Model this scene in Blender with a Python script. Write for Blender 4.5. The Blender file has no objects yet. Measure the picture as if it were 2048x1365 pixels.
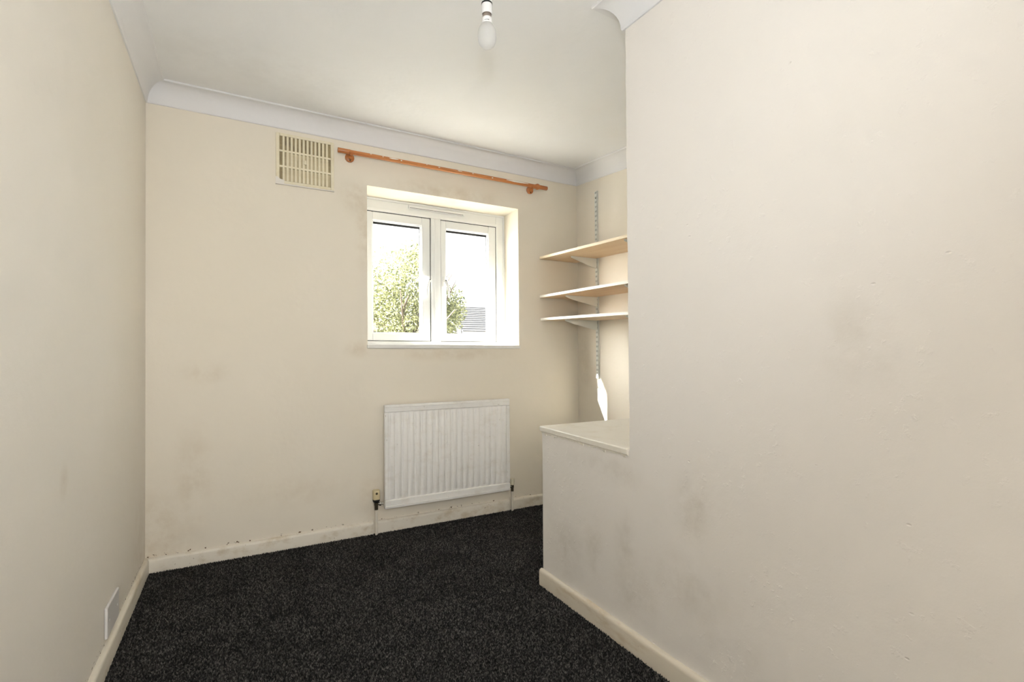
import bpy, math, random
import numpy as np
from mathutils import Vector, Matrix

random.seed(7)
rng = np.random.default_rng(7)
scene = bpy.context.scene
COL = scene.collection

# ------------------------------------------------------------------ camera
YAW, PITCH, ROLL = 0.50231, 0.01208, -0.00784
F_PX, CY, CAM_Z = 997.226, 703.136, 1.03586
fwd = Vector((math.sin(YAW)*math.cos(PITCH), math.cos(YAW)*math.cos(PITCH), math.sin(PITCH)))
rgt0 = Vector((math.cos(YAW), -math.sin(YAW), 0))
up0 = rgt0.cross(fwd)
rgt = rgt0*math.cos(ROLL) + up0*math.sin(ROLL)
up = -rgt0*math.sin(ROLL) + up0*math.cos(ROLL)
cd = bpy.data.cameras.new('camera')
cd.sensor_width = 36.0
cd.sensor_fit = 'HORIZONTAL'
cd.lens = F_PX/2048*36.0
cd.shift_y = (CY-682.5)/2048
cd.clip_start = 0.02
cd.clip_end = 300
cam = bpy.data.objects.new('camera', cd)
COL.objects.link(cam)
cam.matrix_world = Matrix(((rgt.x, up.x, -fwd.x, 0), (rgt.y, up.y, -fwd.y, 0),
                           (rgt.z, up.z, -fwd.z, CAM_Z), (0, 0, 0, 1)))
scene.camera = cam

# ------------------------------------------------------------------ world, sun, large lights, exposure
SUN_DIR = Vector((1.0, -0.389, -0.68)).normalized()      # direction the light travels
world = bpy.data.worlds.new('world')
scene.world = world
world.use_nodes = True
wn = world.node_tree.nodes
wl = world.node_tree.links
wn.clear()
wo = wn.new('ShaderNodeOutputWorld')
wb = wn.new('ShaderNodeBackground')
sky = wn.new('ShaderNodeTexSky')
sky.sky_type = 'NISHITA'
sky.sun_disc = False
sky.sun_elevation = math.asin(-SUN_DIR.z)
sky.sun_rotation = math.atan2(-SUN_DIR.x, -SUN_DIR.y)
sky.air_density = 1.0
sky.dust_density = 3.0
sky.ozone_density = 1.0
hs = wn.new('ShaderNodeHueSaturation')
hs.inputs['Saturation'].default_value = 0.35
wl.new(sky.outputs[0], hs.inputs['Color'])
wl.new(hs.outputs[0], wb.inputs['Color'])
wb.inputs['Strength'].default_value = 0.28
wl.new(wb.outputs[0], wo.inputs['Surface'])

sd = bpy.data.lights.new('sun', 'SUN')
sd.energy = 11.0
sd.angle = math.radians(0.8)
sd.color = (1.0, 0.97, 0.92)
sun = bpy.data.objects.new('sun', sd)
COL.objects.link(sun)
sun.rotation_euler = SUN_DIR.to_track_quat('-Z', 'Y').to_euler()
sun.location = (-6, 8, 9)

hd = bpy.data.lights.new('hall_fill', 'AREA')        # added room fill, set in the unseen landing behind the camera
hd.shape = 'RECTANGLE'
hd.size, hd.size_y = 1.5, 2.0
hd.energy = 6.7
hd.color = (1.0, 0.985, 0.97)
hall = bpy.data.objects.new('hall_fill', hd)
COL.objects.link(hall)
hall.location = (0.15, -1.75, 1.25)
hall.rotation_euler = (math.radians(90), 0, math.radians(0))

fd = bpy.data.lights.new('camera_flash', 'SPOT')        # the photographer's flash: it throws the bulb's shadow on the ceiling
fd.energy = 6.6
fd.shadow_soft_size = 0.03
flash = bpy.data.objects.new('camera_flash', fd)
COL.objects.link(flash)
flash.location = (-0.03, -0.08, 1.36)
fd.spot_size = math.radians(150)
fd.color = (0.90, 0.955, 1.0)
fd.spot_blend = 1.0
flash.rotation_euler = Vector((0.16, 0.78, 0.50)).to_track_quat('-Z', 'Y').to_euler()   # head tilted up towards the ceiling

vs = scene.view_settings
vs.view_transform = 'Standard'
vs.look = 'None'
vs.gamma = 1.0
vs.use_curve_mapping = False
vs.exposure = 3.0

# ------------------------------------------------------------------ room dimensions (metres)
XL, YB, XR, XP, YF, YE, YN = -0.3964, 2.9914, 2.1988, 1.2158, 1.9375, 1.357, -0.62
ZS = 0.074
WX0, WX1, WZ0, WZ1 = 0.6703, 1.699, 1.095, 2.0635
YW = YB+0.205                                             # room-side face of the window frame


def ceil_z(x, y):                                         # the ceiling sags a little towards the chimney breast
    return 2.400 - 0.036*max(0.0, x-XL)*min(1.75, max(0.0, YB-y))


def ledge_z(y):
    return 0.7075 + (y-1.338)*0.0223

# ------------------------------------------------------------------ helpers
def link(o, parent=None):
    COL.objects.link(o)
    if parent is not None:
        o.parent = parent
    return o


class MB:
    def __init__(self):
        self.v, self.f, self.m = [], [], []
        self.mi = 0

    def add(self, vs_, fs_):
        b = len(self.v)
        self.v += [tuple(map(float, p)) for p in vs_]
        for f in fs_:
            self.f.append(tuple(b+i for i in f))
            self.m.append(self.mi)

    def box(self, x0, x1, y0, y1, z0, z1):
        p = [(x, y, z) for z in (z0, z1) for y in (y0, y1) for x in (x0, x1)]
        self.add(p, [(0, 2, 3, 1), (4, 5, 7, 6), (0, 1, 5, 4), (2, 6, 7, 3), (0, 4, 6, 2), (1, 3, 7, 5)])
        return self

    def hexa(self, p):                                    # eight corners in box order
        self.add(p, [(0, 2, 3, 1), (4, 5, 7, 6), (0, 1, 5, 4), (2, 6, 7, 3), (0, 4, 6, 2), (1, 3, 7, 5)])
        return self

    def loft(self, rings, close=True, caps=True):         # rings: lists of points, same count
        n = len(rings[0])
        vs_ = [p for r in rings for p in r]
        fs_ = []
        for k in range(len(rings)-1):
            for i in range(n if close else n-1):
                j = (i+1) % n
                fs_.append((k*n+i, k*n+j, (k+1)*n+j, (k+1)*n+i))
        if caps:
            fs_.append(tuple(range(n))[::-1])
            fs_.append(tuple((len(rings)-1)*n+i for i in range(n)))
        self.add(vs_, fs_)
        return self

    def lathe(self, prof, c, axis='z', n=24):             # prof: (radius, offset along axis)
        rings = []
        for r, h in prof:
            ring = []
            for i in range(n):
                a = 2*math.pi*i/n
                u, w = r*math.cos(a), r*math.sin(a)
                if axis == 'z':
                    ring.append((c[0]+u, c[1]+w, c[2]+h))
                elif axis == 'x':
                    ring.append((c[0]+h, c[1]+u, c[2]+w))
                else:
                    ring.append((c[0]+w, c[1]+h, c[2]+u))
            rings.append(ring)
        return self.loft(rings)

    def tube(self, path, radii, n=12):
        pts = [Vector(p) for p in path]
        if not hasattr(radii, '__len__'):
            radii = [radii]*len(pts)
        rings = []
        ref = None
        for i, p in enumerate(pts):
            t = (pts[min(i+1, len(pts)-1)]-pts[max(i-1, 0)]).normalized()
            if ref is None:
                ref = Vector((0, 0, 1)) if abs(t.z) < .9 else Vector((1, 0, 0))
            a = t.cross(ref).normalized()
            b = a.cross(t).normalized()
            ref = b
            rings.append([p+(a*math.cos(2*math.pi*k/n)+b*math.sin(2*math.pi*k/n))*radii[i] for k in range(n)])
        return self.loft(rings)

    def build(self, name, mats, parent=None, org=(0, 0, 0), smooth=None, bevel=0, seg=2):
        me = bpy.data.meshes.new(name)
        o_ = Vector(org)
        me.from_pydata([tuple(Vector(p)-o_) for p in self.v], [], self.f)
        if not isinstance(mats, (list, tuple)):
            mats = [mats]
        for m in mats:
            me.materials.append(m)
        if len(mats) > 1:
            me.polygons.foreach_set('material_index', self.m)
        import bmesh
        bm = bmesh.new()
        bm.from_mesh(me)
        bmesh.ops.recalc_face_normals(bm, faces=bm.faces)
        bm.to_mesh(me)
        bm.free()
        me.update()
        if smooth is not None:
            me.polygons.foreach_set('use_smooth', [True]*len(me.polygons))
            me.set_sharp_from_angle(angle=math.radians(smooth))
        o = bpy.data.objects.new(name, me)
        link(o, parent)
        if parent is None:
            o.location = o_
        if bevel:
            b = o.modifiers.new('bevel', 'BEVEL')
            b.width = bevel
            b.segments = seg
            b.limit_method = 'ANGLE'
            b.angle_limit = math.radians(40)
            b.harden_normals = False
        return o


def tag(o, label, cat, group=None):
    o['label'] = label
    o['category'] = cat
    if group:
        o['group'] = group
    return o


def struct(o, label=None):
    o['kind'] = 'structure'
    if label:
        o['label'] = label
    return o


def thing(name, loc, label, cat, group=None):
    o = bpy.data.objects.new(name, None)
    o.empty_display_size = 0.05
    link(o)
    o.location = loc
    return tag(o, label, cat, group)


def copy_tree(o, parent=None):
    c = o.copy()
    COL.objects.link(c)
    c.parent = parent
    for ch in o.children:
        copy_tree(ch, c)
    return c

# ------------------------------------------------------------------ materials
class NT:
    def __init__(self, name):
        self.mat = bpy.data.materials.new(name)
        self.mat.use_nodes = True
        self.nt = self.mat.node_tree
        self.b = self.nt.nodes['Principled BSDF']
        self._tc = None

    def n(self, t, **kw):
        nd = self.nt.nodes.new(t)
        for k, v in kw.items():
            setattr(nd, k, v)
        return nd

    def l(self, a, b):
        self.nt.links.new(a, b)

    def co(self):
        if self._tc is None:
            self._tc = self.n('ShaderNodeTexCoord').outputs['Object']
        return self._tc

    def noise(self, scale, detail=3, rough=.55, vec=None):
        nd = self.n('ShaderNodeTexNoise')
        nd.inputs['Scale'].default_value = scale
        nd.inputs['Detail'].default_value = detail
        nd.inputs['Roughness'].default_value = rough
        self.l(vec if vec is not None else self.co(), nd.inputs['Vector'])
        return nd.outputs['Fac']

    def val(self, x):
        nd = self.n('ShaderNodeValue')
        nd.outputs[0].default_value = x
        return nd.outputs[0]

    def math(self, op, a, b=None, c=None, clamp=False):
        nd = self.n('ShaderNodeMath', operation=op, use_clamp=clamp)
        for i, s in enumerate((a, b, c)):
            if s is None:
                continue
            if isinstance(s, (int, float)):
                nd.inputs[i].default_value = s
            else:
                self.l(s, nd.inputs[i])
        return nd.outputs[0]

    def remap(self, x, a, b, lo=0., hi=1.):
        nd = self.n('ShaderNodeMapRange')
        nd.interpolation_type = 'SMOOTHSTEP'
        self.l(x, nd.inputs[0])
        for i, v in zip((1, 2, 3, 4), (a, b, lo, hi)):
            nd.inputs[i].default_value = v
        return nd.outputs[0]

    def mix(self, fac, a, b):
        nd = self.n('ShaderNodeMix', data_type='RGBA')
        for i, s in ((0, fac), (6, a), (7, b)):
            if isinstance(s, (int, float)):
                nd.inputs[i].default_value = s
            elif isinstance(s, tuple):
                nd.inputs[i].default_value = (*s, 1)
            else:
                self.l(s, nd.inputs[i])
        return nd.outputs[2]

    def bump(self, h, strength, dist=.01):
        nd = self.n('ShaderNodeBump')
        nd.inputs['Strength'].default_value = strength
        nd.inputs['Distance'].default_value = dist
        self.l(h, nd.inputs['Height'])
        self.l(nd.outputs[0], self.b.inputs['Normal'])

    def color(self, c):
        if isinstance(c, tuple):
            self.b.inputs['Base Color'].default_value = (*c, 1)
        else:
            self.l(c, self.b.inputs['Base Color'])

    def set(self, **kw):
        for k, v in kw.items():
            self.b.inputs[k.replace('_', ' ')].default_value = v
        return self

    def blob(self, c, r, squash=(1, 1, 1)):               # 1 in the middle, 0 at distance r
        mp = self.n('ShaderNodeMapping')
        mp.vector_type = 'POINT'
        mp.inputs['Scale'].default_value = tuple(1/(r*s) for s in squash)
        mp.inputs['Location'].default_value = tuple(-ci/(r*s) for ci, s in zip(c, squash))
        self.l(self.co(), mp.inputs['Vector'])
        ln = self.n('ShaderNodeVectorMath', operation='LENGTH')
        self.l(mp.outputs[0], ln.inputs[0])
        return self.remap(ln.outputs['Value'], 1.0, 0.0)


def simple(name, col, rough=.5, metal=0., **kw):
    t = NT(name)
    t.color(col)
    t.set(Roughness=rough, Metallic=metal, **kw)
    return t.mat


CREAM = (0.855, 0.793, 0.680)


def wall_mat(name, base, stains_and_shade=(), specks=None, dents=True, dirt=(0.40, 0.34, 0.24)):
    t = NT(name)
    big = t.noise(1.1, 4)
    c = t.mix(t.remap(big, .3, .7), base, tuple(b*k for b, k in zip(base, (.975, .97, .955))))
    if stains_and_shade:
        tot = None
        grain = t.remap(t.noise(9, 5, .65), .30, .72)
        for cc, r, sq, s in stains_and_shade:
            m = t.math('MULTIPLY', t.blob(cc, r, sq), s)
            tot = m if tot is None else t.math('MAXIMUM', tot, m)
        tot = t.math('MULTIPLY', tot, grain)
        c = t.mix(tot, c, dirt)  # the dirt colour also carries the painted corner shade
    if specks:                                            # scraps of dirt along the top of the skirting
        z0, z1, thr = specks
        sep = t.n('ShaderNodeSeparateXYZ')
        t.l(t.co(), sep.inputs[0])
        band = t.math('MULTIPLY', t.remap(sep.outputs['Z'], z0, z0+.002), t.remap(sep.outputs['Z'], z1, z1-.004))
        sp = t.remap(t.noise(60, 3, .6), thr, thr+.05)
        c = t.mix(t.math('MULTIPLY', band, sp), c, (0.13, 0.075, 0.03))
    t.color(c)
    t.set(Roughness=.62)
    t.b.inputs['Specular IOR Level'].default_value = .25
    h = t.math('ADD', t.math('MULTIPLY', t.noise(6, 3), 1.0), t.math('MULTIPLY', t.noise(170, 3), .05))
    if dents:
        vo = t.n('ShaderNodeTexVoronoi')
        vo.inputs['Scale'].default_value = 9.0
        mp = t.n('ShaderNodeMapping')
        mp.inputs['Scale'].default_value = (1, 1, 1.7)
        t.l(t.co(), mp.inputs['Vector'])
        t.l(mp.outputs[0], vo.inputs['Vector'])
        d = t.remap(vo.outputs['Distance'], .055, .0)
        pick = t.n('ShaderNodeSeparateColor')
        t.l(vo.outputs['Color'], pick.inputs[0])
        h = t.math('ADD', h, t.math('MULTIPLY', t.math('MULTIPLY', d, t.remap(pick.outputs[0], .50, .6)), -.60))
        h = t.math('ADD', h, t.math('MULTIPLY', t.remap(t.noise(34, 4, .6), .60, .72), .11))
    t.bump(h, .42, .012)
    return t.mat


M = {}
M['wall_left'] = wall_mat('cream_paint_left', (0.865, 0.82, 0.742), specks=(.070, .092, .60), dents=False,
                          stains_and_shade=[((XL, 1.70, .72), .05, (1, 1, 1.2), .35), ((XL, 2.88, .16), .36, (1, .8, 1), .30)], dirt=(.48, .36, .22))  # low corner patch: staining plus the corner's shade painted in
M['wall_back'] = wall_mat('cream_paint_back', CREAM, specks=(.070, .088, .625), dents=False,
                          stains_and_shade=[((.66, YB, 1.80), .16, (.5, 1, 2.2), .45), ((.62, YB, 1.98), .16, (1, 1, 1), .35),
                                  ((1.2, YB, 2.10), .55, (1, 1, .14), .40), ((-.2, YB, .45), .25, (.5, 1, 1.4), .28),
                                  ((-.15, YB, .97), .14, (1.2, 1, .6), .25), ((.62, YB, 1.09), .12, (1, 1, .6), .35),
                                  ((1.2, YB, 1.06), .60, (1, 1, .10), .30), ((.72, YB, .2), .22, (.7, 1, 1), .35),
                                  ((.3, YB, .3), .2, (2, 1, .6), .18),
                                  ((-.36, YB, .14), .38, (.7, 1, 1), .34)], dirt=(.48, .35, .20))  # last patch mixes brown marks with painted corner shade and warm bounce
M['wall_right'] = wall_mat('cream_paint_right', (0.85, 0.81, 0.758),
                           stains_and_shade=[((XP, 1.405, .61), .13, (1, 1, .6), 0.33), ((XP, 1.076, .58), .17, (1, .6, 1), 0.36),
                                   ((XP, 1.38, .36), .17, (1, .5, 1), 0.30), ((XP, 1.56, .30), .16, (1, .5, 1), 0.33),
                                   ((XP, 1.33, .20), .16, (1, 1, .9), 0.30), ((XP, 1.10, .32), .22, (1, 1, .7), 0.24),
                                   ((XP, 1.75, .22), .20, (1, .8, .9), 0.27), ((XP, .62, 1.07), .14, (1, .7, 1.1), 0.19),
                                   ((XP, .56, 1.04), .10, (1, .6, 1.2), 0.18), ((XP, .93, .18), .20, (1, 1, .6), 0.18),
                                   ((XP, 1.5, .62), .30, (1, 1, .3), 0.21)])
M['wall_alcove'] = wall_mat('cream_paint_alcove', (0.86, 0.80, 0.70), dents=False,
                            stains_and_shade=[((XR, 2.9, 1.0), .25, (1, .4, 1.5), .22)])
M['ceiling'] = wall_mat('ceiling_paint', (0.88, 0.88, 0.88), dents=False,
                        stains_and_shade=[((0.1, 2.6, 2.4), .9, (1.2, .45, 1), .10)], dirt=(.45, .42, .36))
M['coving'] = wall_mat('coving_paint', (0.83, 0.825, 0.83), dents=False)


def gloss_mat(name, base, dirt, amt):
    t = NT(name)
    mp = t.n('ShaderNodeMapping')
    mp.inputs['Scale'].default_value = (9, 3.5, 14)
    t.l(t.co(), mp.inputs['Vector'])
    m = t.remap(t.noise(1.0, 5, .65, vec=mp.outputs[0]), .48, .74)
    c = t.mix(t.math('MULTIPLY', m, amt), base, dirt)
    sp = t.remap(t.noise(55, 3, .6), .70, .74)
    c = t.mix(t.math('MULTIPLY', sp, .5), c, (.25, .17, .09))
    t.color(c)
    t.set(Roughness=.38)
    t.bump(t.noise(35, 3), .12, .004)
    return t.mat


M['skirting'] = gloss_mat('skirting_gloss', (0.80, 0.75, 0.65), (.55, .45, .30), .7)
M['skirting_old'] = gloss_mat('skirting_gloss_yellowed', (0.77, 0.70, 0.58), (.55, .42, .26), .9)
M['upvc'] = simple('white_upvc', (0.82, 0.83, 0.82), .28)
M['sill'] = gloss_mat('sill_gloss', (0.84, 0.83, 0.79), (.6, .55, .45), .2)
M['gasket'] = simple('black_gasket', (0.015, 0.015, 0.015), .6)
M['handle'] = simple('white_handle', (0.80, 0.80, 0.77), .3)
M['radiator'] = gloss_mat('radiator_enamel', (0.90, 0.885, 0.85), (.60, .52, .40), .25)
M['pipe'] = gloss_mat('painted_pipe', (0.76, 0.71, 0.61), (.5, .4, .28), .6)
M['valve_cap'] = simple('aged_plastic', (0.74, 0.62, 0.38), .45)
M['lock_cap'] = simple('ivory_plastic', (0.74, 0.68, 0.53), .45)
M['black'] = simple('black_plastic', (0.012, 0.011, 0.010), .4)
M['brass'] = simple('dull_brass', (0.10, 0.085, 0.055), .4, .8)
M['chrome'] = simple('chrome', (0.62, 0.62, 0.60), .22, 1.0)
M['plate'] = simple('white_plate', (0.78, 0.76, 0.745), .3)
M['steel_white'] = simple('white_enamelled_steel', (0.84, 0.85, 0.80), .35)
M['bulb_white'] = simple('bulb_base', (0.88, 0.87, 0.86), .35)
M['bulb_cap'] = simple('bulb_metal', (0.42, 0.35, 0.30), .3, .7)
M['print'] = simple('grey_print', (0.12, 0.12, 0.12), .6)

t = NT('pearl_glass')
t.color((0.93, 0.93, 0.92))
t.set(Roughness=.28, IOR=1.3)
t.b.inputs['Transmission Weight'].default_value = .75
M['bulb_glass'] = t.mat

t = NT('window_glass')                                    # thin clear pane: mostly straight through, a little mirror
t.nt.nodes.remove(t.b)
tr = t.n('ShaderNodeBsdfTransparent')
tr.inputs[0].default_value = (.97, .98, .97, 1)
gl = t.n('ShaderNodeBsdfGlossy')
gl.inputs['Roughness'].default_value = .02
mx = t.n('ShaderNodeMixShader')
mx.inputs[0].default_value = .06
t.l(tr.outputs[0], mx.inputs[1])
t.l(gl.outputs[0], mx.inputs[2])
t.l(mx.outputs[0], t.nt.nodes['Material Output'].inputs['Surface'])
M['glass'] = t.mat


def wood(name, a, b, axis=1, rough=.45, scale=1.0):
    t = NT(name)
    mp = t.n('ShaderNodeMapping')
    s = [22*scale]*3
    s[axis] = 1.4*scale
    mp.inputs['Scale'].default_value = s
    t.l(t.co(), mp.inputs['Vector'])
    g = t.noise(1.0, 5, .6, vec=mp.outputs[0])
    t.color(t.mix(t.remap(g, .32, .70), a, b))
    t.set(Roughness=rough)
    t.bump(g, .05, .002)
    return t.mat


M['beech'] = wood('beech_laminate', (0.80, 0.63, 0.42), (0.72, 0.53, 0.33))
M['edge_white'] = simple('cream_edge_strip', (0.86, 0.83, 0.76), .4)
M['edge_beech'] = simple('beech_edge_strip', (0.86, 0.74, 0.55), .4)


def ledge_paint():
    t = NT('ledge_paint')
    m = t.remap(t.noise(11, 5, .7), .5, .7)
    t.color(t.mix(t.math('MULTIPLY', m, .35), (0.82, 0.775, 0.68), (0.66, 0.58, 0.44)))
    t.set(Roughness=.45)
    t.bump(t.math('ADD', t.noise(30, 4), t.noise(8, 3)), .35, .006)
    return t.mat


M['ledge'] = ledge_paint()


def pole_mat():
    t = NT('orange_pine_varnish')
    mp = t.n('ShaderNodeMapping')
    mp.inputs['Scale'].default_value = (1.5, 40, 40)
    t.l(t.co(), mp.inputs['Vector'])
    g = t.noise(1.0, 4, .6, vec=mp.outputs[0])
    t.color(t.mix(t.remap(g, .3, .7), (0.60, 0.235, 0.07), (0.43, 0.14, 0.035)))
    t.set(Roughness=.35)
    t.b.inputs['Coat Weight'].default_value = .3
    return t.mat


M['pole'] = pole_mat()
M['pole_chip'] = simple('paint_fleck', (0.86, 0.82, 0.74), .5)


def vent_mat(name, a, b):
    t = NT(name)
    m = t.remap(t.noise(16, 4, .6), .4, .7)
    t.color(t.mix(m, a, b))
    t.set(Roughness=.5)
    return t.mat


M['vent'] = vent_mat('yellowed_plastic', (0.84, 0.77, 0.59), (0.78, 0.70, 0.50))
M['vent_back'] = vent_mat('grubby_plastic', (0.40, 0.32, 0.17), (0.24, 0.19, 0.11))
M['vent_shutter'] = vent_mat('yellowed_shutter', (0.62, 0.53, 0.34), (0.50, 0.42, 0.26))
M['paint_daub'] = simple('wall_paint_daub', (0.83, 0.79, 0.72), .55)

# carpet
t = NT('carpet_charcoal')
isl = t.n('ShaderNodeNewGeometry').outputs['Random Per Island']
cr = t.n('ShaderNodeValToRGB')
e = cr.color_ramp
e.elements[0].position, e.elements[0].color = 0.0, (.010, .010, .0105, 1)
e.elements[1].position, e.elements[1].color = 1.0, (.150, .140, .130, 1)
k = e.elements.new(.55)
k.color = (.030, .029, .028, 1)
k = e.elements.new(.85)
k.color = (.088, .085, .080, 1)
t.l(isl, cr.inputs[0])
tone = t.remap(t.noise(5.5, 3), .3, .7, .82, 1.22)
mul = t.n('ShaderNodeMix', data_type='RGBA', blend_type='MULTIPLY')
mul.inputs[0].default_value = 1
t.l(cr.outputs[0], mul.inputs[6])
t.l(tone, mul.inputs[7])
t.color(mul.outputs[2])
t.set(Roughness=.95)
t.b.inputs['Specular IOR Level'].default_value = .1
M['carpet'] = t.mat
t = NT('carpet_backing')
t.color(t.mix(t.remap(t.noise(350, 2), .35, .65), (.014, .014, .014), (.06, .057, .054)))
t.set(Roughness=.95)
M['carpet_base'] = t.mat

# outside
t = NT('leaf')
isl = t.n('ShaderNodeNewGeometry').outputs['Random Per Island']
cr = t.n('ShaderNodeValToRGB')
e = cr.color_ramp
e.elements[0].position, e.elements[0].color = 0.0, (.04, .052, .022, 1)
e.elements[1].position, e.elements[1].color = 1.0, (.33, .33, .15, 1)
t.l(isl, cr.inputs[0])
t.color(cr.outputs[0])
t.set(Roughness=.5)
t.b.inputs['Transmission Weight'].default_value = 0.0
tl = t.n('ShaderNodeBsdfTranslucent')
t.l(cr.outputs[0], tl.inputs[0])
ms = t.n('ShaderNodeMixShader')
ms.inputs[0].default_value = .4
t.l(t.b.outputs[0], ms.inputs[1])
t.l(tl.outputs[0], ms.inputs[2])
t.l(ms.outputs[0], t.nt.nodes['Material Output'].inputs['Surface'])
M['leaf'] = t.mat
M['bark'] = simple('bark', (.10, .075, .055), .9)
M['render'] = wall_mat('pale_render', (0.72, 0.70, 0.66), dents=False)
M['tile'] = vent_mat('roof_tile', (.075, .07, .066), (.05, .047, .045))
M['downpipe'] = simple('downpipe', (.05, .05, .05), .4)
M['lawn'] = vent_mat('pale_paving', (.30, .29, .26), (.24, .23, .20))
M['brick'] = vent_mat('outer_brick', (.35, .19, .12), (.28, .15, .10))
M['hall'] = simple('unseen_landing_paint', (.78, .75, .70), .6)

# ================================================================== ROOM SHELL
fl = MB()
fl.box(XL-.1, XR+.1, YN-1.5, YB+.1, -.12, 0)
struct(fl.build('floor', M['carpet_base']), 'floor under the charcoal carpet')

# ceiling: one gently sagging plate
cb = MB()
NX, NY = 18, 24
xs = [XL-.05+(XR+.1-XL)*i/NX for i in range(NX+1)]
ys = [YN-.05+(YB+.1-YN)*j/NY for j in range(NY+1)]
vv = [(x, y, ceil_z(x, y)) for y in ys for x in xs] + [(x, y, 2.52) for y in ys for x in xs]
nn = (NX+1)*(NY+1)
ff = []
for j in range(NY):
    for i in range(NX):
        a = j*(NX+1)+i
        ff.append((a, a+1, a+NX+2, a+NX+1))
        ff.append((nn+a, nn+a+NX+1, nn+a+NX+2, nn+a+1))
for i in range(NX):
    a, b = i, NY*(NX+1)+i
    ff += [(a, nn+a, nn+a+1, a+1), (b, b+1, nn+b+1, nn+b)]
for j in range(NY):
    a, b = j*(NX+1), j*(NX+1)+NX
    ff += [(a, a+NX+1, nn+a+NX+1, nn+a), (b, nn+b, nn+b+NX+1, b+NX+1)]
cb.add(vv, ff)
struct(cb.build('ceiling', M['ceiling'], smooth=30))

w = MB().box(XL-.12, XL, YN, YB, 0, 2.5)
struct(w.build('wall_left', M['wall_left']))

w = MB()                                                  # window wall with its opening
y0, y1 = YB, YB+.28
xa, xb = XL-.12, XR+.12
w.box(xa, WX0, y0, y1, -.1, 2.5)
w.box(WX1, xb, y0, y1, -.1, 2.5)
w.box(WX0, WX1, y0, y1, -.1, WZ0)
w.box(WX0, WX1, y0, y1, WZ1, 2.5)
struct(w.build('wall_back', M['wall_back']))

w = MB().box(XR, XR+.12, YE-.1, YB, 0, 2.5)
struct(w.build('wall_alcove', M['wall_alcove']))


def profile_prism(mb, poly, x0, x1):                      # poly in (y, z)
    mb.loft([[(x0, y, z) for y, z in poly], [(x1, y, z) for y, z in poly]])


w = MB()                                                  # near wall with the low bulkhead running on from it
bz = lambda y: ledge_z(y)-.0225
prof = [(YN, 0), (YF, 0)]
prof += [(YF+.0006*math.sin(7*i), .07*i) for i in range(1, 10)]
prof += [(YF, bz(YF)), (YE+.02, bz(YE)), (YE, bz(YE)+.02)]
prof += [(YE+.0012*math.sin(2.3*i)+.0008*math.sin(5.1*i), .76+.05*i) for i in range(0, 34)]
prof += [(YE, 2.5), (YN, 2.5)]
profile_prism(w, prof, XP, XR)
struct(w.build('wall_right', M['wall_right'], bevel=.006, seg=3))

w = MB()                                                  # wall behind the camera, with the doorway the photographer stands in
w.box(XL-.12, -.30, YN-.12, YN, 0, 2.5)
w.box(.50, XP, YN-.12, YN, 0, 2.5)
w.box(-.30, .50, YN-.12, YN, 2.02, 2.5)
struct(w.build('wall_front', M['wall_left']))

w = MB()                                                  # unseen landing beyond the doorway, encloses the added fill lamp
w.box(-.9, -.8, -2.0, YN-.12, 0, 2.5)
w.box(1.1, 1.2, -2.0, YN-.12, 0, 2.5)
w.box(-.9, 1.2, -2.1, -2.0, 0, 2.5)
w.box(-.9, 1.2, -2.1, YN-.12, 2.5, 2.6)
struct(w.build('wall_landing_unseen', M['hall']))

# coving: concave cornice run round the walls, mitred
CH, CP = .100, .083
arc = [(0, -CH), (.006, -CH), (.009, -CH+.005)]
for i in range(9):
    a = math.radians(90*i/8)
    arc.append((.009+(CP-.020)*(1-math.cos(a)), -CH+.005+(CH-.014)*math.sin(a)))
arc += [(CP-.003, -.009), (CP, -.006), (CP, 0.0)]
room = [(XL, YN), (XL, YB), (XR, YB), (XR, YE), (XP, YE), (XP, YN)]
inn = [(1, 1), (1, -1), (-1, -1), (-1, 1), (-1, 1), (-1, 1)]   # mitre direction at each corner


def coving(i, j, di, dj, n_):
    mb = MB()
    rings = []
    for s in range(13):
        f = s/12
        ring = []
        for d, h in arc:
            ax, ay = room[i][0]+d*di[0], room[i][1]+d*di[1]
            bx, by = room[j][0]+d*dj[0], room[j][1]+d*dj[1]
            x, y = ax+(bx-ax)*f, ay+(by-ay)*f
            ring.append((x, y, ceil_z(x, y)+h+.0005))
        wx = room[i][0]+(room[j][0]-room[i][0])*f
        wy = room[i][1]+(room[j][1]-room[i][1])*f
        ring.append((wx, wy, ceil_z(wx, wy)+.0005))
        rings.append(ring)
    mb.loft(rings)
    o = mb.build('trim_%d' % n_, M['coving'], smooth=35)
    return struct(o, 'white concave coving between wall and ceiling')


coving(0, 1, (1, 0), (1, -1), 1)
coving(1, 2, (1, -1), (-1, -1), 2)
coving(2, 3, (-1, -1), (-1, 1), 3)
coving(3, 4, (-1, 1), (-1, 1), 4)
coving(4, 5, (-1, 1), (-1, 0), 5)

# skirting boards
SK = .017
skp = [(0, 0), (SK, 0), (SK, ZS-.016), (SK-.0015, ZS-.009), (SK-.005, ZS-.004), (SK-.010, ZS-.001), (SK-.014, ZS), (0, ZS)]


def skirting(mb, a, b, nrm, e0=0., e1=0.):
    rings = []
    t_ = Vector((b[0]-a[0], b[1]-a[1])).normalized()
    for p, e in ((a, e0), (b, -e1)):
        rings.append([(p[0]+nrm[0]*d+t_.x*e*d/SK, p[1]+nrm[1]*d+t_.y*e*d/SK, h) for d, h in skp])
    mb.loft(rings)
    return mb


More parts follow.
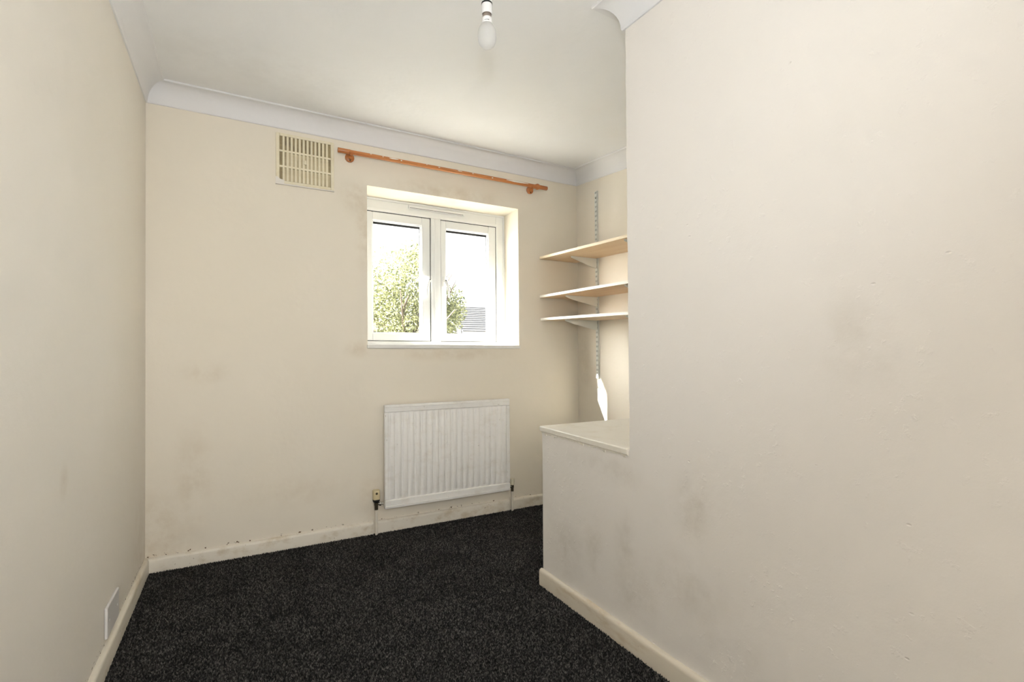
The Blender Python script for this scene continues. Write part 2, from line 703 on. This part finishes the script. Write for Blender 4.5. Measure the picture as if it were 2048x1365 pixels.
PIPE_L, PIPE_R = .7095, 1.6195
struct(skirting(MB(), (XL, YN), (XL, YB), (1, 0), 0, SK).build('baseboard_left', M['skirting'], smooth=30))
bb = MB()
skirting(bb, (XL, YB), (PIPE_L-.013, YB), (0, -1), SK, 0)
skirting(bb, (PIPE_L+.010, YB), (PIPE_R-.010, YB), (0, -1))
skirting(bb, (PIPE_R+.010, YB), (XR, YB), (0, -1), 0, SK)
struct(bb.build('baseboard_back', M['skirting'], smooth=30), 'painted skirting below the window, notched round both radiator pipes')
struct(skirting(MB(), (XR, YB), (XR, YF), (-1, 0), SK, 0).build('baseboard_alcove', M['skirting'], smooth=30))
rb = MB()
L0, L1 = YN, YF+.012
n_st = 10
rings = []
for s_, (yy, k_) in enumerate([(L0, 1), (YF-.006, 1), (YF+.004, .97), (YF+.009, .86), (L1, .55)]):
    rings.append([(XP-(d if d < .001 else d*k_+.0), yy, h if h < .01 else h-(1-k_)*.012) for d, h in skp])
rb.loft(rings)
struct(rb.build('baseboard_right', M['skirting_old'], smooth=40), 'yellowed skirting along the near wall with a rounded end')

# ledge board on the bulkhead
lb = MB()
xa, xb = XP-.0085, XR-.001
ya, yb = YE+.001, YF+.006
n_ = 14
rings = []
for i in range(n_+1):
    y = ya+(yb-ya)*i/n_
    j = .0012*math.sin(3.7*i)+.0008*math.sin(8.1*i)
    z = ledge_z(y)
    rings.append([(xa+j, y, z-.022), (xb, y, z-.022), (xb, y, z), (xa+.003+j, y, z), (xa+j*.5, y, z-.003)])
lb.loft(rings)
o = lb.build('ledge_board', M['ledge'], org=(XP, YF, .70), bevel=.0015)
tag(o, 'cream painted board topping the low bulkhead under the shelves', 'ledge')
# ragged filler under the board's front edge
fb = MB()
for i in range(46):
    y = YE+.01+(YF-YE-.02)*i/45
    hgt = .004+.006*abs(math.sin(i*1.7)+.5*math.sin(i*.53))*random.uniform(.4, 1.3)
    if 36 < i < 44:
        hgt += .006
    wd = .008
    z = ledge_z(y)-.0222
    fb.hexa([(XP-.0035, y-wd, z-hgt), (XP+.001, y-wd, z-hgt), (XP-.0035, y+wd, z-hgt*random.uniform(.6, 1)), (XP+.001, y+wd, z-hgt),
             (XP-.003, y-wd, z), (XP+.001, y-wd, z), (XP-.003, y+wd, z), (XP+.001, y+wd, z)])
f_ = fb.build('edge_filler', M['ledge'], parent=o, org=o.location)

# carpet pile (uncountable tufts)
P = .0052
gx = np.arange(XL+SK, XR-SK, P)
gy = np.arange(.45, YB-SK, P)
X, Y = np.meshgrid(gx, gy)
X = X.ravel()+rng.uniform(-.0022, .0022, X.size)
Y = Y.ravel()+rng.uniform(-.0022, .0022, Y.size)
keep = ~((X > XP-SK-.001) & (Y < YF+.013)) & (X > XL+SK) & (Y < YB-SK-.001)
X, Y = X[keep], Y[keep]
N = X.size
ang = rng.uniform(0, 2*np.pi, N)
R = rng.uniform(.0024, .0040, N)
H = rng.uniform(.0045, .0085, N)
lx, ly = rng.normal(0, .0022, N), rng.normal(0, .0022, N)
V = np.zeros((N, 4, 3), np.float32)
for q in range(3):
    V[:, q, 0] = X+R*np.cos(ang+q*2.0944)
    V[:, q, 1] = Y+R*np.sin(ang+q*2.0944)
    V[:, q, 2] = .0003
V[:, 3, 0], V[:, 3, 1], V[:, 3, 2] = X+lx, Y+ly, H
base = (np.arange(N)*4)[:, None]
T = np.concatenate([base+np.array([[0, 1, 3]]), base+np.array([[1, 2, 3]]), base+np.array([[2, 0, 3]])], axis=1).reshape(-1)
me = bpy.data.meshes.new('carpet_pile')
me.vertices.add(N*4)
me.vertices.foreach_set('co', V.reshape(-1))
me.loops.add(N*9)
me.loops.foreach_set('vertex_index', T.astype(np.int32))
me.polygons.add(N*3)
me.polygons.foreach_set('loop_start', np.arange(0, N*9, 3, dtype=np.int32))
me.update(calc_edges=True)
me.materials.append(M['carpet'])
o = link(bpy.data.objects.new('carpet_pile', me))
tag(o, 'charcoal flecked short pile carpet covering the floor', 'carpet')
o['kind'] = 'stuff'

# ================================================================== WINDOW
win = bpy.data.objects.new('window_1', None)
link(win)
win.location = (1.185, YW, WZ0)
struct(win, 'white double casement window in a deep plaster reveal')
WO = win.location
FX0, FX1 = WX0+.001, WX1-.001
FZ0, FZ1 = 1.119, WZ1-.001
FD = .062                                                 # frame depth


def frame_ring(mb, x0, x1, z0, z1, l, r, b, t_, y0, y1):
    mb.box(x0, x0+l, y0, y1, z0, z1)
    mb.box(x1-r, x1, y0, y1, z0, z1)
    mb.box(x0+l, x1-r, y0, y1, z0, z0+b)
    mb.box(x0+l, x1-r, y0, y1, z1-t_, z1)
    return mb


fr = MB()
frame_ring(fr, FX0, FX1, FZ0, FZ1, .026, .068, .028, .086, YW, YW+FD)
fr.box(1.1365, 1.2050, YW-.012, YW+FD, FZ0+.028, FZ1-.086)  # mullion
fo = fr.build('frame', M['upvc'], win, WO, bevel=.004, seg=2)
# stepped bead round the top and right members, and the raised strip on the mullion
bd = MB()
bd.box(FX0, FX1, YW-.006, YW+.001, FZ1-.014, FZ1)
bd.box(FX0, FX1-.060, YW-.010, YW+.001, FZ1-.086, FZ1-.068)
bd.box(FX1-.012, FX1, YW-.006, YW+.001, FZ0, FZ1-.014)
bd.box(FX1-.0695, FX1-.056, YW-.009, YW+.001, FZ0, FZ1-.070)
bd.box(1.160, 1.184, YW-.016, YW-.011, FZ0+.030, FZ1-.09)
bd.build('frame_bead', M['upvc'], win, WO, bevel=.002)
tv = MB().box(.982, 1.378, YW-.014, YW-.0002, 2.022, 2.044)
tvo = tv.build('trickle_vent', M['upvc'], win, WO, bevel=.003)
MB().box(.99, 1.37, YW-.0150, YW-.0138, 2.025, 2.0275).build('vent_slot', M['gasket'], tvo, WO)


def sash(x0, x1, gx0, gx1, hinge):
    z0, z1 = FZ0+.031, FZ1-.090
    gz0, gz1 = 1.196, 1.920
    mb = MB()
    frame_ring(mb, x0, x1, z0, z1, gx0-x0, x1-gx1, gz0-z0, z1-gz1, YW-.003, YW+.045)
    s = mb.build('sash', M['upvc'], win, WO, bevel=.004, seg=2)
    bead = MB()
    frame_ring(bead, gx0-.003, gx1+.003, gz0-.003, gz1+.003, .010, .010, .010, .010, YW+.004, YW+.020)
    bead.build('glazing_bead', M['upvc'], s, WO, bevel=.003)
    gk = MB()
    frame_ring(gk, gx0+.006, gx1-.006, gz0+.006, gz1-.006, .0035, .0035, .0035, .013, YW+.019, YW+.033)
    gk.build('spacer_bar', M['gasket'], s, WO)
    gp = MB().box(gx0+.002, gx1-.002, YW+.0195, YW+.0235, gz0+.002, gz1-.002)
    gp.build('pane', M['glass'], s, WO)
    gap = MB()
    frame_ring(gap, x0-.0040, x1+.0040, z0-.0028, z1+.0038, .0042, .0042, .003, .004, YW+.001, YW+.006)
    gap.build('seal', M['gasket'], s, WO)
    return s


s1 = sash(.7015, 1.1322, .7480, 1.0740, 0)
s2 = sash(1.2092, 1.6255, 1.2440, 1.5690, 1)


def handle(px, pz, sgn, par):
    mb = MB()
    mb.box(px-.010, px+.010, YW-.014, YW-.0032, pz-.036, pz+.030)
    h = mb.build('handle', M['handle'], par, WO, bevel=.004, seg=3)
    lv = MB()
    path = [(px, YW-.020, pz), (px, YW-.040, pz-.002), (px+sgn*.010, YW-.044, pz-.022), (px+sgn*.020, YW-.044, pz-.060),
            (px+sgn*.022, YW-.045, pz-.110)]
    lv.tube(path, [.010, .011, .010, .008, .0065], 12)
    lv.build('lever', M['handle'], h, WO, smooth=40)
    MB().lathe([(.0045, 0), (.0045, .0012)], (px, YW-.0515, pz), 'y', 10).build('lock_hole', M['gasket'], h, WO)


handle(1.114, 1.556, -1, s1)
handle(1.227, 1.556, 1, s2)

sl = MB().box(WX0-.004, WX1+.004, YB-.010, YB, 1.0955, 1.1185)
sl.box(WX0+.0005, WX1-.0005, YB, YW+.03, 1.0955, 1.1185)
so = sl.build('window_sill', M['sill'], win, WO, bevel=.003)

# ================================================================== OUTSIDE
g = MB().box(-40, 60, 3.4, 90, -2.9, -2.7)
struct(g.build('ground', M['lawn']))
ev = MB()                                                 # the house's own eaves above the window
ev.box(XL-1, XR+1, YB+.281, YB+.663, 2.47, 2.60)
struct(ev.build('trim_6', M['upvc']), 'white soffit under the eaves outside the window')

tree = thing('tree', (2.9, 9.2, -2.7), 'leafy yellow-green garden tree filling the left pane of the window', 'tree')
TO = tree.location
tk = MB()
trunk = [(2.9, 9.2, -2.7), (2.88, 9.22, -1.2), (2.80, 9.15, 0.2), (2.75, 9.15, 1.2)]
tk.tube(trunk, [.20, .17, .14, .10], 10)
tk.build('trunk', M['bark'], tree, TO, smooth=60)
br = []
for i in range(46):
    st = Vector((2.78, 9.15, random.uniform(.1, 1.4)))
    a = random.uniform(0, 2*math.pi)
    ln = random.uniform(.8, 1.9)
    p1 = st+Vector((math.cos(a)*ln*.5, math.sin(a)*ln*.5, random.uniform(.2, .8)))
    p2 = p1+Vector((math.cos(a+random.uniform(-.6, .6))*ln*.5, math.sin(a)*ln*.5, random.uniform(.1, .9)))
    if p2.x > 3.45 or p2.z > 3.2:
        continue
    br.append((st, p1, p2))
    mb = MB().tube([st, (st+p1)/2+Vector((0, 0, .05)), p1, p2], [.045, .034, .024, .008], 6)
    mb.build('branch', M['bark'], tree, TO, smooth=60)
NL = 34000
C = np.zeros((NL, 3))
n0 = 0
cl = [((2.45, 9.0, 1.30), (1.25, 1.1, 1.05), .56), ((2.6, 9.0, 2.35), (.95, .9, .75), .24), ((3.50, 8.9, 1.95), (.30, .6, .52), .09),
      ((2.95, 9.1, 2.95), (.45, .5, .35), .05), ((1.7, 9.3, 2.1), (.8, .7, .8), .06)]
for c_, r_, fr_ in cl:
    m_ = int(NL*fr_)
    d_ = rng.normal(size=(m_, 3))
    d_ /= np.linalg.norm(d_, axis=1)[:, None]
    rad = rng.uniform(0, 1, m_)**.45
    C[n0:n0+m_] = np.array(c_)+d_*rad[:, None]*np.array(r_)
    n0 += m_
C = C[:n0]
U = rng.normal(size=(n0, 3))
U /= np.linalg.norm(U, axis=1)[:, None]
Wv = np.cross(U, rng.normal(size=(n0, 3)))
Wv /= np.linalg.norm(Wv, axis=1)[:, None]
Ls = rng.uniform(.020, .038, n0)[:, None]
Nn = np.cross(U, Wv)
VV = np.stack([C-U*Ls, C+Wv*Ls*.45+Nn*Ls*.12, C+U*Ls, C-Wv*Ls*.45+Nn*Ls*.12], axis=1)-np.array(TO)
b4 = (np.arange(n0)*4)[:, None]
FF = np.concatenate([b4+np.array([[0, 1, 2]]), b4+np.array([[0, 2, 3]])], 1).reshape(-1, 3)
me = bpy.data.meshes.new('foliage')
me.from_pydata(VV.reshape(-1, 3).tolist(), [], FF.tolist())
me.materials.append(M['leaf'])
o = link(bpy.data.objects.new('foliage', me), tree)
o['kind'] = 'stuff'

house = thing('neighbour_house', (9.5, 19.0, -2.7), 'pale rendered house with a tiled roof beyond the right-hand pane', 'house')
HO = house.location
hw = MB().box(7.95, 15, 18.6, 25, -2.7, 2.12)
hw.box(6.9, 7.95, 19.6, 25, -2.7, 2.45)
hw.build('wall', M['render'], house, HO)
rf = MB()
for i in range(13):                                       # tile courses stepping up the slope
    f0, f1 = i/13, (i+1)/13
    yA, zA = 18.35+2.6*f0, 2.08+1.30*f0
    yB_, zB_ = 18.35+2.6*f1+.06, 2.08+1.30*f1+.02
    rf.hexa([(7.85, yA, zA), (15.2, yA, zA-.9*0), (7.85, yB_, zB_), (15.2, yB_, zB_),
             (7.85, yA, zA+.055), (15.2, yA, zA+.055), (7.85, yB_, zB_+.01), (15.2, yB_, zB_+.01)])
r_ = rf.build('roof', M['tile'], house, HO)
rf = MB()
for i in range(8):
    f0, f1 = i/8, (i+1)/8
    yA, zA = 19.4+2.2*f0, 2.40+.85*f0
    yB_, zB_ = 19.4+2.2*f1+.06, 2.40+.85*f1+.02
    rf.hexa([(6.8, yA, zA), (7.84, yA, zA), (6.8, yB_, zB_), (7.84, yB_, zB_),
             (6.8, yA, zA+.055), (7.84, yA, zA+.055), (6.8, yB_, zB_+.01), (7.84, yB_, zB_+.01)])
rf.build('side_roof', M['tile'], house, HO)
MB().tube([(7.86, 18.52, -2.7), (7.86, 18.52, 2.2)], .045, 8).build('downpipe', M['downpipe'], house, HO)
MB().box(7.5, 7.62, 19.57, 19.6, 1.6, 2.1).build('window', M['downpipe'], house, HO)

# ================================================================== RADIATOR
RX0, RX1, RZ0, RZ1 = .752, 1.584, .152, .761
RY = YB-.072                                              # front face
rad = thing('radiator', ((RX0+RX1)/2, RY+.03, RZ0), 'white fluted panel radiator hung under the window', 'radiator')
RO = rad.location
nfl = 20
cols = []                                                 # (x, relief) across the fluted field
fx0, fx1 = RX0+.022, RX1-.022
pw = (fx1-fx0)/nfl
for i in range(nfl):
    a = fx0+i*pw
    for f, h in ((0, 0), (.22, 0), (.36, .72), (.46, 1), (.76, 1), (.86, .72)):
        cols.append((a+f*pw, h))
cols.append((fx1, 0))
rows = [(RZ0+.050, 0), (RZ0+.060, .35), (RZ0+.074, 1), (RZ1-.066, 1), (RZ1-.052, .35), (RZ1-.043, 0)]
vv, ff = [], []
for z, k in rows:
    for x, h in cols:
        vv.append((x, RY+.010-.010*h*k, z))
nc = len(cols)
for r_ in range(len(rows)-1):
    for i in range(nc-1):
        a = r_*nc+i
        ff.append((a, a+1, a+nc+1, a+nc))
pm = MB()
pm.add(vv, ff)
pm.build('fluted_panel', M['radiator'], rad, RO, smooth=35)
bm_ = MB()
bm_.box(RX0, RX1, RY, RY+.028, RZ1-.044, RZ1)             # top rail
bm_.box(RX0, RX1, RY, RY+.028, RZ0, RZ0+.051)             # bottom rail
bm_.box(RX0, fx0+.001, RY, RY+.028, RZ0+.051, RZ1-.044)
bm_.box(fx1-.001, RX1, RY, RY+.028, RZ0+.051, RZ1-.044)
bm_.box(fx0, fx1, RY+.012, RY+.028, RZ0+.051, RZ1-.044)
bm_.build('panel_body', M['radiator'], rad, RO, bevel=.005, seg=3)
for z in (RZ0+.012, RZ1-.0145):
    MB().box(RX0+.006, RX1-.006, RY-.003, RY+.001, z, z+.0045).build('seam', M['radiator'], rad, RO, bevel=.0015)
for x in (RX0+.16, RX1-.16):
    MB().box(x-.02, x+.02, RY+.028, YB-.002, RZ0+.06, RZ1-.08).build('wall_bracket', M['radiator'], rad, RO)


def pipe_valve(px, z_body, side, cap, left):
    py = YB-.032
    rad_m = .0078
    pv = thing('radiator_pipe', (px, py, 0),
               'cream painted pipe rising to the %s side of the radiator' % ('thermostat' if left else 'small-capped'), 'pipe')
    PO = pv.location
    MB().lathe([(rad_m, 0), (rad_m, z_body-.030)], (px, py, 0), 'z', 14).build('riser', M['pipe'], pv, PO, smooth=40)
    vt = thing('radiator_valve', (px, py, z_body-.030),
               'yellowed thermostat valve with black collar beside the radiator' if left else
               'small ivory capped lockshield valve beside the radiator', 'valve')
    VO = vt.location
    b = MB()
    b.lathe([(.0085, -.030), (.0105, -.030), (.0105, -.006), (.0125, -.004), (.0125, .010), (.009, .014)], (px, py, z_body), 'z', 6 if not left else 12)
    b.build('body', M['brass'], vt, VO, smooth=35)
    x_to = RX0 if left else RX1
    t_ = MB().lathe([(.0075, 0), (.0075, abs(x_to-px)-.003)], (px if left else x_to+.003, py, z_body+.002), 'x', 12)
    t_.build('tail', M['chrome'], vt, VO, smooth=40)
    c0 = (px+.016 if left else x_to+.006)
    MB().lathe([(.010, 0), (.012, .002), (.012, .010), (.010, .012)], (c0, py, z_body+.002), 'x', 6).build('union_nut', M['chrome'], vt, VO)
    if left:
        MB().lathe([(.014, .012), (.0205, .022), (.0205, .030), (.019, .032)], (px, py, z_body), 'z', 18).build('collar', M['black'], vt, VO, smooth=40)
        hd_ = MB()
        rings = []
        for k, h in ((.92, .031), (1, .034), (1, .070), (.97, .082), (.90, .085)):
            rings.append([(px+k*.0205*math.copysign(abs(math.cos(a))**.55, math.cos(a)),
                           py+k*.0205*math.copysign(abs(math.sin(a))**.55, math.sin(a)), z_body+h) for a in [2*math.pi*i/20 for i in range(20)]])
        hd_.loft(rings)
        ho = hd_.build('thermostat_head', M['valve_cap'], vt, VO, smooth=40)
        MB().lathe([(.007, .0), (.0065, -.0012)], (px-.002, py-.0203, z_body+.068), 'y', 12).build('setting_window', M['brass'], ho, VO)
    else:
        MB().lathe([(.013, .013), (.0155, .016), (.0150, .048), (.0125, .055), (.006, .057)], (px, py, z_body), 'z', 16).build('cap', M['lock_cap'], vt, VO, smooth=35)


pipe_valve(PIPE_L, .178, -1, 'valve_cap', True)
pipe_valve(PIPE_R, .163, 1, 'lock_cap', False)

# ================================================================== AIR VENT
VX0, VX1, VZ0, VZ1 = .181, .483, 1.998, 2.2745
vent = thing('air_vent', ((VX0+VX1)/2, YB, VZ0), 'yellowed plastic air vent grille on the window wall near the coving', 'vent')
VO = vent.location
MB().box(VX0+.01, VX1-.01, YB-.003, YB-.0005, VZ0+.01, VZ1-.01).build('back_plate', M['vent_back'], vent, VO)
fm = MB()
frame_ring(fm, VX0, VX1, VZ0, VZ1, .018, .018, .016, .016, YB-.013, YB-.0005)
fm.build('surround', M['vent'], vent, VO, bevel=.003)
ix0, ix1, iz0, iz1 = VX0+.018, VX1-.018, VZ0+.016, VZ1-.016
npit = (ix1-ix0)/13
bar = MB().box(-.0052, .0052, -.0045, .0045, 0, iz1-iz0)
bar_o = None
for i in range(14):
    x = ix0+i*npit
    if i in (0, 13):
        continue
    if bar_o is None:
        bar_o = MB().box(x-.0052, x+.0052, YB-.0125, YB-.0035, iz0, iz1).build('slat', M['vent'], vent, VO)
        bx_ = x
    else:
        c = bar_o.copy()
        COL.objects.link(c)
        c.location.x = x-bx_
for z in (iz0+.078, iz0+.163):
    MB().box(ix0, ix1, YB-.0128, YB-.0033, z-.005, z+.005).build('cross_bar', M['vent'], vent, VO)
MB().box(ix0+.03, ix1-.012, YB-.0062, YB-.0034, iz0+.084, iz0+.157).build('shutter', M['vent_shutter'], vent, VO)
MB().box(ix0+.02, ix1-.002, YB-.0062, YB-.0034, iz0+.002, iz0+.072).build('shutter', M['vent_shutter'], vent, VO)
kb = MB().box((VX0+VX1)/2-.010, (VX0+VX1)/2+.004, YB-.016, YB-.006, iz0+.105, iz0+.130)
kb.build('shutter_knob', M['vent'], vent, VO, bevel=.002)
pd = MB()
pd.loft([[(VX0-.002, y, VZ0-.006), (VX0+.040, y, VZ0-.006), (VX0+.042, y, VZ0+.018), (VX0+.022, y, VZ0+.022), (VX0+.006, y, VZ0+.034), (VX0-.002, y, VZ0+.032)]
         for y in (YB-.0145, YB-.0134)])
pd.build('paint_daub', M['paint_daub'], vent, VO)
pe = MB()
pe.loft([[(VX0-.001, y, VZ0-.006), (VX1+.001, y, VZ0-.005), (VX1+.001, y, VZ0-.0003), (VX0-.001, y, VZ0-.0003)] for y in (YB-.0130, YB-.0005)])
pe.build('painted_lower_lip', M['paint_daub'], vent, VO)

# ================================================================== CURTAIN POLE
PX0, PX1, PZ, PY = .496, 1.903, 2.221, YB-.055
pole = thing('curtain_pole', ((PX0+PX1)/2, YB, PZ), 'orange varnished wooden curtain pole with paint flecks above the window', 'curtain pole')
PO = pole.location
MB().lathe([(.0125, 0), (.0125, PX1-PX0-.05)], (PX0+.025, PY, PZ), 'x', 20).build('rod', M['pole'], pole, PO, smooth=40)
MB().lathe([(.0130, 0), (.0140, .002), (.0140, .060), (.0145, .066), (.0130, .070)], (PX0, PY, PZ), 'x', 20).build('finial', M['pole'], pole, PO, smooth=40)
MB().lathe([(.0125, 0), (.0150, .006), (.0200, .016), (.0205, .024), (.0160, .034), (.0145, .042), (.0140, .098), (.0128, .100)],
           (PX1-.100, PY, PZ), 'x', 20).build('finial', M['pole'], pole, PO, smooth=40)
for x in (PX0+.074, PX1-.112):
    b = MB()
    b.lathe([(.024, 0), (.026, -.004), (.026, -.012), (.022, -.016), (.012, -.018), (.012, -.034), (.010, -.036)], (x, YB-.0003, PZ-.016), 'y', 22)
    bo = b.build('bracket', M['pole'], pole, PO, smooth=40)
    cpath = []
    for i in range(11):
        a = math.radians(-200+220*i/10)
        cpath.append((x, PY+.0165*math.cos(a), PZ+.0165*math.sin(a)))
    rings = []
    for i, p_ in enumerate(cpath):
        a = math.radians(-200+220*i/10)
        cy, cz = math.cos(a), math.sin(a)
        rings.append([(x-.009, PY+.0130*cy, PZ+.0130*cz), (x+.009, PY+.0130*cy, PZ+.0130*cz), (x+.009, PY+.0180*cy, PZ+.0180*cz), (x-.009, PY+.0180*cy, PZ+.0180*cz)])
    MB().loft(rings).build('cup', M['pole'], bo, PO, smooth=40)
    MB().lathe([(.0045, 0), (.004, -.002)], (x, YB-.0185, PZ-.034), 'y', 10).build('screw', M['brass'], bo, PO)


def chip(x, w_, ang_, th):
    mb = MB()
    rings = []
    r_ = .0132
    if w_ > .02:
        ang_ -= .32
        th *= 1.5
    for k in range(4):
        xx = x-w_/2+w_*k/3
        sp = (.10, th, th*.8, .06)[k]
        rings.append([(xx, PY-r_*math.cos(ang_+s*sp), PZ+r_*math.sin(ang_+s*sp)) for s in (-1, 0, 1)]
                     + [(xx, PY-.0115*math.cos(ang_+s*sp), PZ+.0115*math.sin(ang_+s*sp)) for s in (1, 0, -1)])
    mb.loft(rings)
    mb.build('paint_fleck', M['pole_chip'], pole, PO)


for x, w_, a_, th in ((.68, .010, .55, .25), (.75, .008, .3, .2), (.815, .055, .62, .22), (.86, .010, .1, .3), (1.02, .008, .5, .2),
                      (1.10, .012, .2, .25), (1.33, .010, .3, .25), (1.47, .012, -.1, .3), (1.66, .17, .60, .28), (1.24, .030, .65, .15)):
    chip(x, w_, a_, th)

# ================================================================== WALL PLATE (left wall)
sk_ = thing('wall_plate', (XL, 2.235, .095), 'white blank socket plate low on the left wall above the skirting', 'socket plate')
SO = sk_.location
MB().box(XL+.0004, XL+.010, 2.142, 2.328, .094, .199).build('plate', M['plate'], sk_, SO, bevel=.004, seg=3)
for y in (2.172, 2.298):
    so_ = MB().lathe([(.0045, 0), (.004, .0012)], (XL+.0098, y, .1465), 'x', 12).build('screw', M['plate'], sk_, SO, smooth=30)

# ================================================================== PENDANT LAMP
BX, BY = .710, 1.444
ZCb = ceil_z(BX, BY)
lamp = thing('pendant_lamp_holder', (BX, BY, ZCb), 'short white pendant lamp holder hanging from the ceiling', 'lamp holder')
LO = lamp.location
MB().lathe([(.040, -.001), (.040, -.012), (.030, -.022), (.012, -.028), (.004, -.030)], (BX, BY, ZCb), 'z', 28).build('ceiling_rose', M['bulb_white'], lamp, LO, smooth=35)
MB().lathe([(.0035, ZCb-.028), (.0035, 2.225)], (BX, BY, 0), 'z', 10).build('cord', M['bulb_white'], lamp, LO, smooth=40)
MB().lathe([(.006, 2.236), (.011, 2.232), (.0150, 2.218), (.0160, 2.185)], (BX, BY, 0), 'z', 24).build('cap', M['bulb_white'], lamp, LO, smooth=35)
MB().lathe([(.0178, 2.1875), (.0178, 2.1825)], (BX, BY, 0), 'z', 24).build('gap_ring', M['black'], lamp, LO)
MB().lathe([(.0170, 2.183), (.0176, 2.180), (.0176, 2.152), (.0165, 2.1505), (.0148, 2.152), (.0148, 2.165)], (BX, BY, 0), 'z', 24).build('skirt', M['bulb_white'], lamp, LO, smooth=35)
bulb = thing('light_bulb', (BX, BY, 2.042), 'unlit pearl glass light bulb with a white collar in the pendant holder', 'light bulb')
BO = bulb.location
MB().lathe([(.0110, 2.166), (.0138, 2.160), (.0138, 2.138)], (BX, BY, 0), 'z', 24).build('metal_cap', M['bulb_cap'], bulb, BO, smooth=35)
nk = MB().lathe([(.0135, 2.1405), (.0152, 2.139), (.0166, 2.135), (.0174, 2.124), (.0180, 2.1180)], (BX, BY, 0), 'z', 28).build('collar', M['bulb_white'], bulb, BO, smooth=35)
gp = [(.0178, 2.1185), (.0195, 2.1150), (.0245, 2.1060), (.0280, 2.0985), (.0297, 2.0900), (.0302, 2.0800), (.0297, 2.0700),
      (.0277, 2.0605), (.0240, 2.0525), (.0185, 2.0465), (.0115, 2.0432), (.0040, 2.0420)]
MB().lathe([(r_, z) for r_, z in gp], (BX, BY, 0), 'z', 32).build('globe', M['bulb_glass'], bulb, BO, smooth=50)
MB().lathe([(.004, 2.108), (.004, 2.085), (.0055, 2.082), (.003, 2.078)], (BX, BY, 0), 'z', 10).build('stem', M['bulb_white'], bulb, BO, smooth=40)
dirc = math.atan2(-BY, -BX)
for i, (w_, h_) in enumerate(((.0012, .0012), (.0012, .0010), (.0013, .0013), (.0012, .0011), (.0016, .0017), (.0014, .0013), (.0018, .0020), (.0020, .0022))):
    a = dirc+(-.42+.11*i)
    r_ = .01745
    c_, s_ = math.cos(a), math.sin(a)
    tx, ty = -s_, c_
    mb = MB()
    z = 2.1245
    mb.hexa([(BX+c_*rr+tx*k*w_*.5, BY+s_*rr+ty*k*w_*.5, z+hh) for hh in (-h_*.5, h_*.5) for rr in (r_-.0008, r_+.0006) for k in (-1, 1)])
    mb.build('print_mark', M['print'], nk, BO)

# ================================================================== SHELVING IN THE ALCOVE
def upright(y, lab):
    z0, z1 = .886, 2.189
    W_, D_ = .0125, .0125
    mb = MB()
    xf, xw = XR-D_, XR-.0004
    mb.box(xf, xw, y-W_, y-W_+.0015, z0, z1)
    mb.box(xf, xw, y+W_-.0015, y+W_, z0, z1)
    for a, b in ((-W_, -.0075), (-.0028, .0028), (.0075, W_)):
        mb.box(xf, xf+.0015, y+a, y+b, z0, z1)
    pitch = .0325
    n_ = int((z1-z0)/pitch)
    for i in range(n_+1):
        zz = z0+i*pitch
        for a, b in ((-.0075, -.0028), (.0028, .0075)):
            mb.box(xf, xf+.0015, y+a, y+b, zz, min(zz+.019, z1))
    rl = thing('shelf_upright', (XR, y, z0), lab, 'shelf rail', 'twin slot shelf uprights in the alcove')
    mb.build('channel', M['steel_white'], rl, rl.location)
    MB().box(xf+.0016, xw-.004, y-W_+.0016, y+W_-.0016, z0+.001, z1-.001).build('slot_shade', M['black'], rl, rl.location)  # black block standing in for the shade inside the channel
    for zz in (z1-.048, z0+.035):
        MB().lathe([(.0040, 0), (.0030, -.002)], (xf-.0002, y, zz), 'x', 10).build('screw', M['brass'], rl, rl.location)
    return rl


U1, U2 = 2.752, 2.125
upright(U1, 'white twin slot shelf upright beside the window wall corner')
upright(U2, 'white twin slot shelf upright hidden behind the near wall')

SHELF = [(1.8694, 1.7371, .0436), (1.8688, 1.4636, .0212), (1.8734, 1.3035, .0330)]
SN = ['topmost', 'middle', 'lowest']
EM = ['edge_beech', 'edge_white', 'edge_white']
for i, (xf, zc, sl_) in enumerate(SHELF):
    th = .0085
    ya, yb = 1.80, YB-.004
    z_at = lambda y: zc-(2.9884-y)*sl_
    sh = thing('shelf_board', (xf, yb, zc), '%s of the three beech laminate shelf boards in the alcove%s' %
               (SN[i], ', with a tan front edge' if i == 0 else ', with a pale front edge'), 'shelf', 'alcove shelf boards')
    SO = sh.location
    p = [(x, y, z_at(y)+d) for d in (-th, th) for y in (ya, yb) for x in (xf+.0012, XR-.016)]
    MB().hexa(p).build('board', M['beech'], sh, SO)
    p = [(x, y, z_at(y)+d) for d in (-th, th) for y in (ya, yb) for x in (xf, xf+.0011)]
    MB().hexa(p).build('edge_strip', M[EM[i]], sh, SO)
    for uy, where in ((U1, 'near the window wall'), (U2, 'by the near wall')):
        tip = xf+(.105, .058, .048)[i] if uy == U1 else xf+.02
        zt = z_at(uy)-th-.0006
        pr = [(XR-.0125, 0), (tip, 0), (tip+.002, -.008), (tip+.06, -.026), (XR-.06, -.058), (XR-.0125, -.066)]
        bk = thing('shelf_bracket', (XR, uy, zt), 'white tapered steel bracket under the %s shelf %s' % (SN[i], where), 'bracket', 'alcove shelf brackets')
        BO = bk.location
        for s in (-1, 1):
            mb = MB()
            mb.loft([[(x, uy+s*.0055+e, zt+z) for x, z in pr] for e in (-.0007, .0007)])
            mb.build('cheek', M['steel_white'], bk, BO)
        MB().box(tip+.001, XR-.0130, uy-.0048, uy+.0048, zt-.0014, zt-.0001).build('top_flange', M['steel_white'], bk, BO)
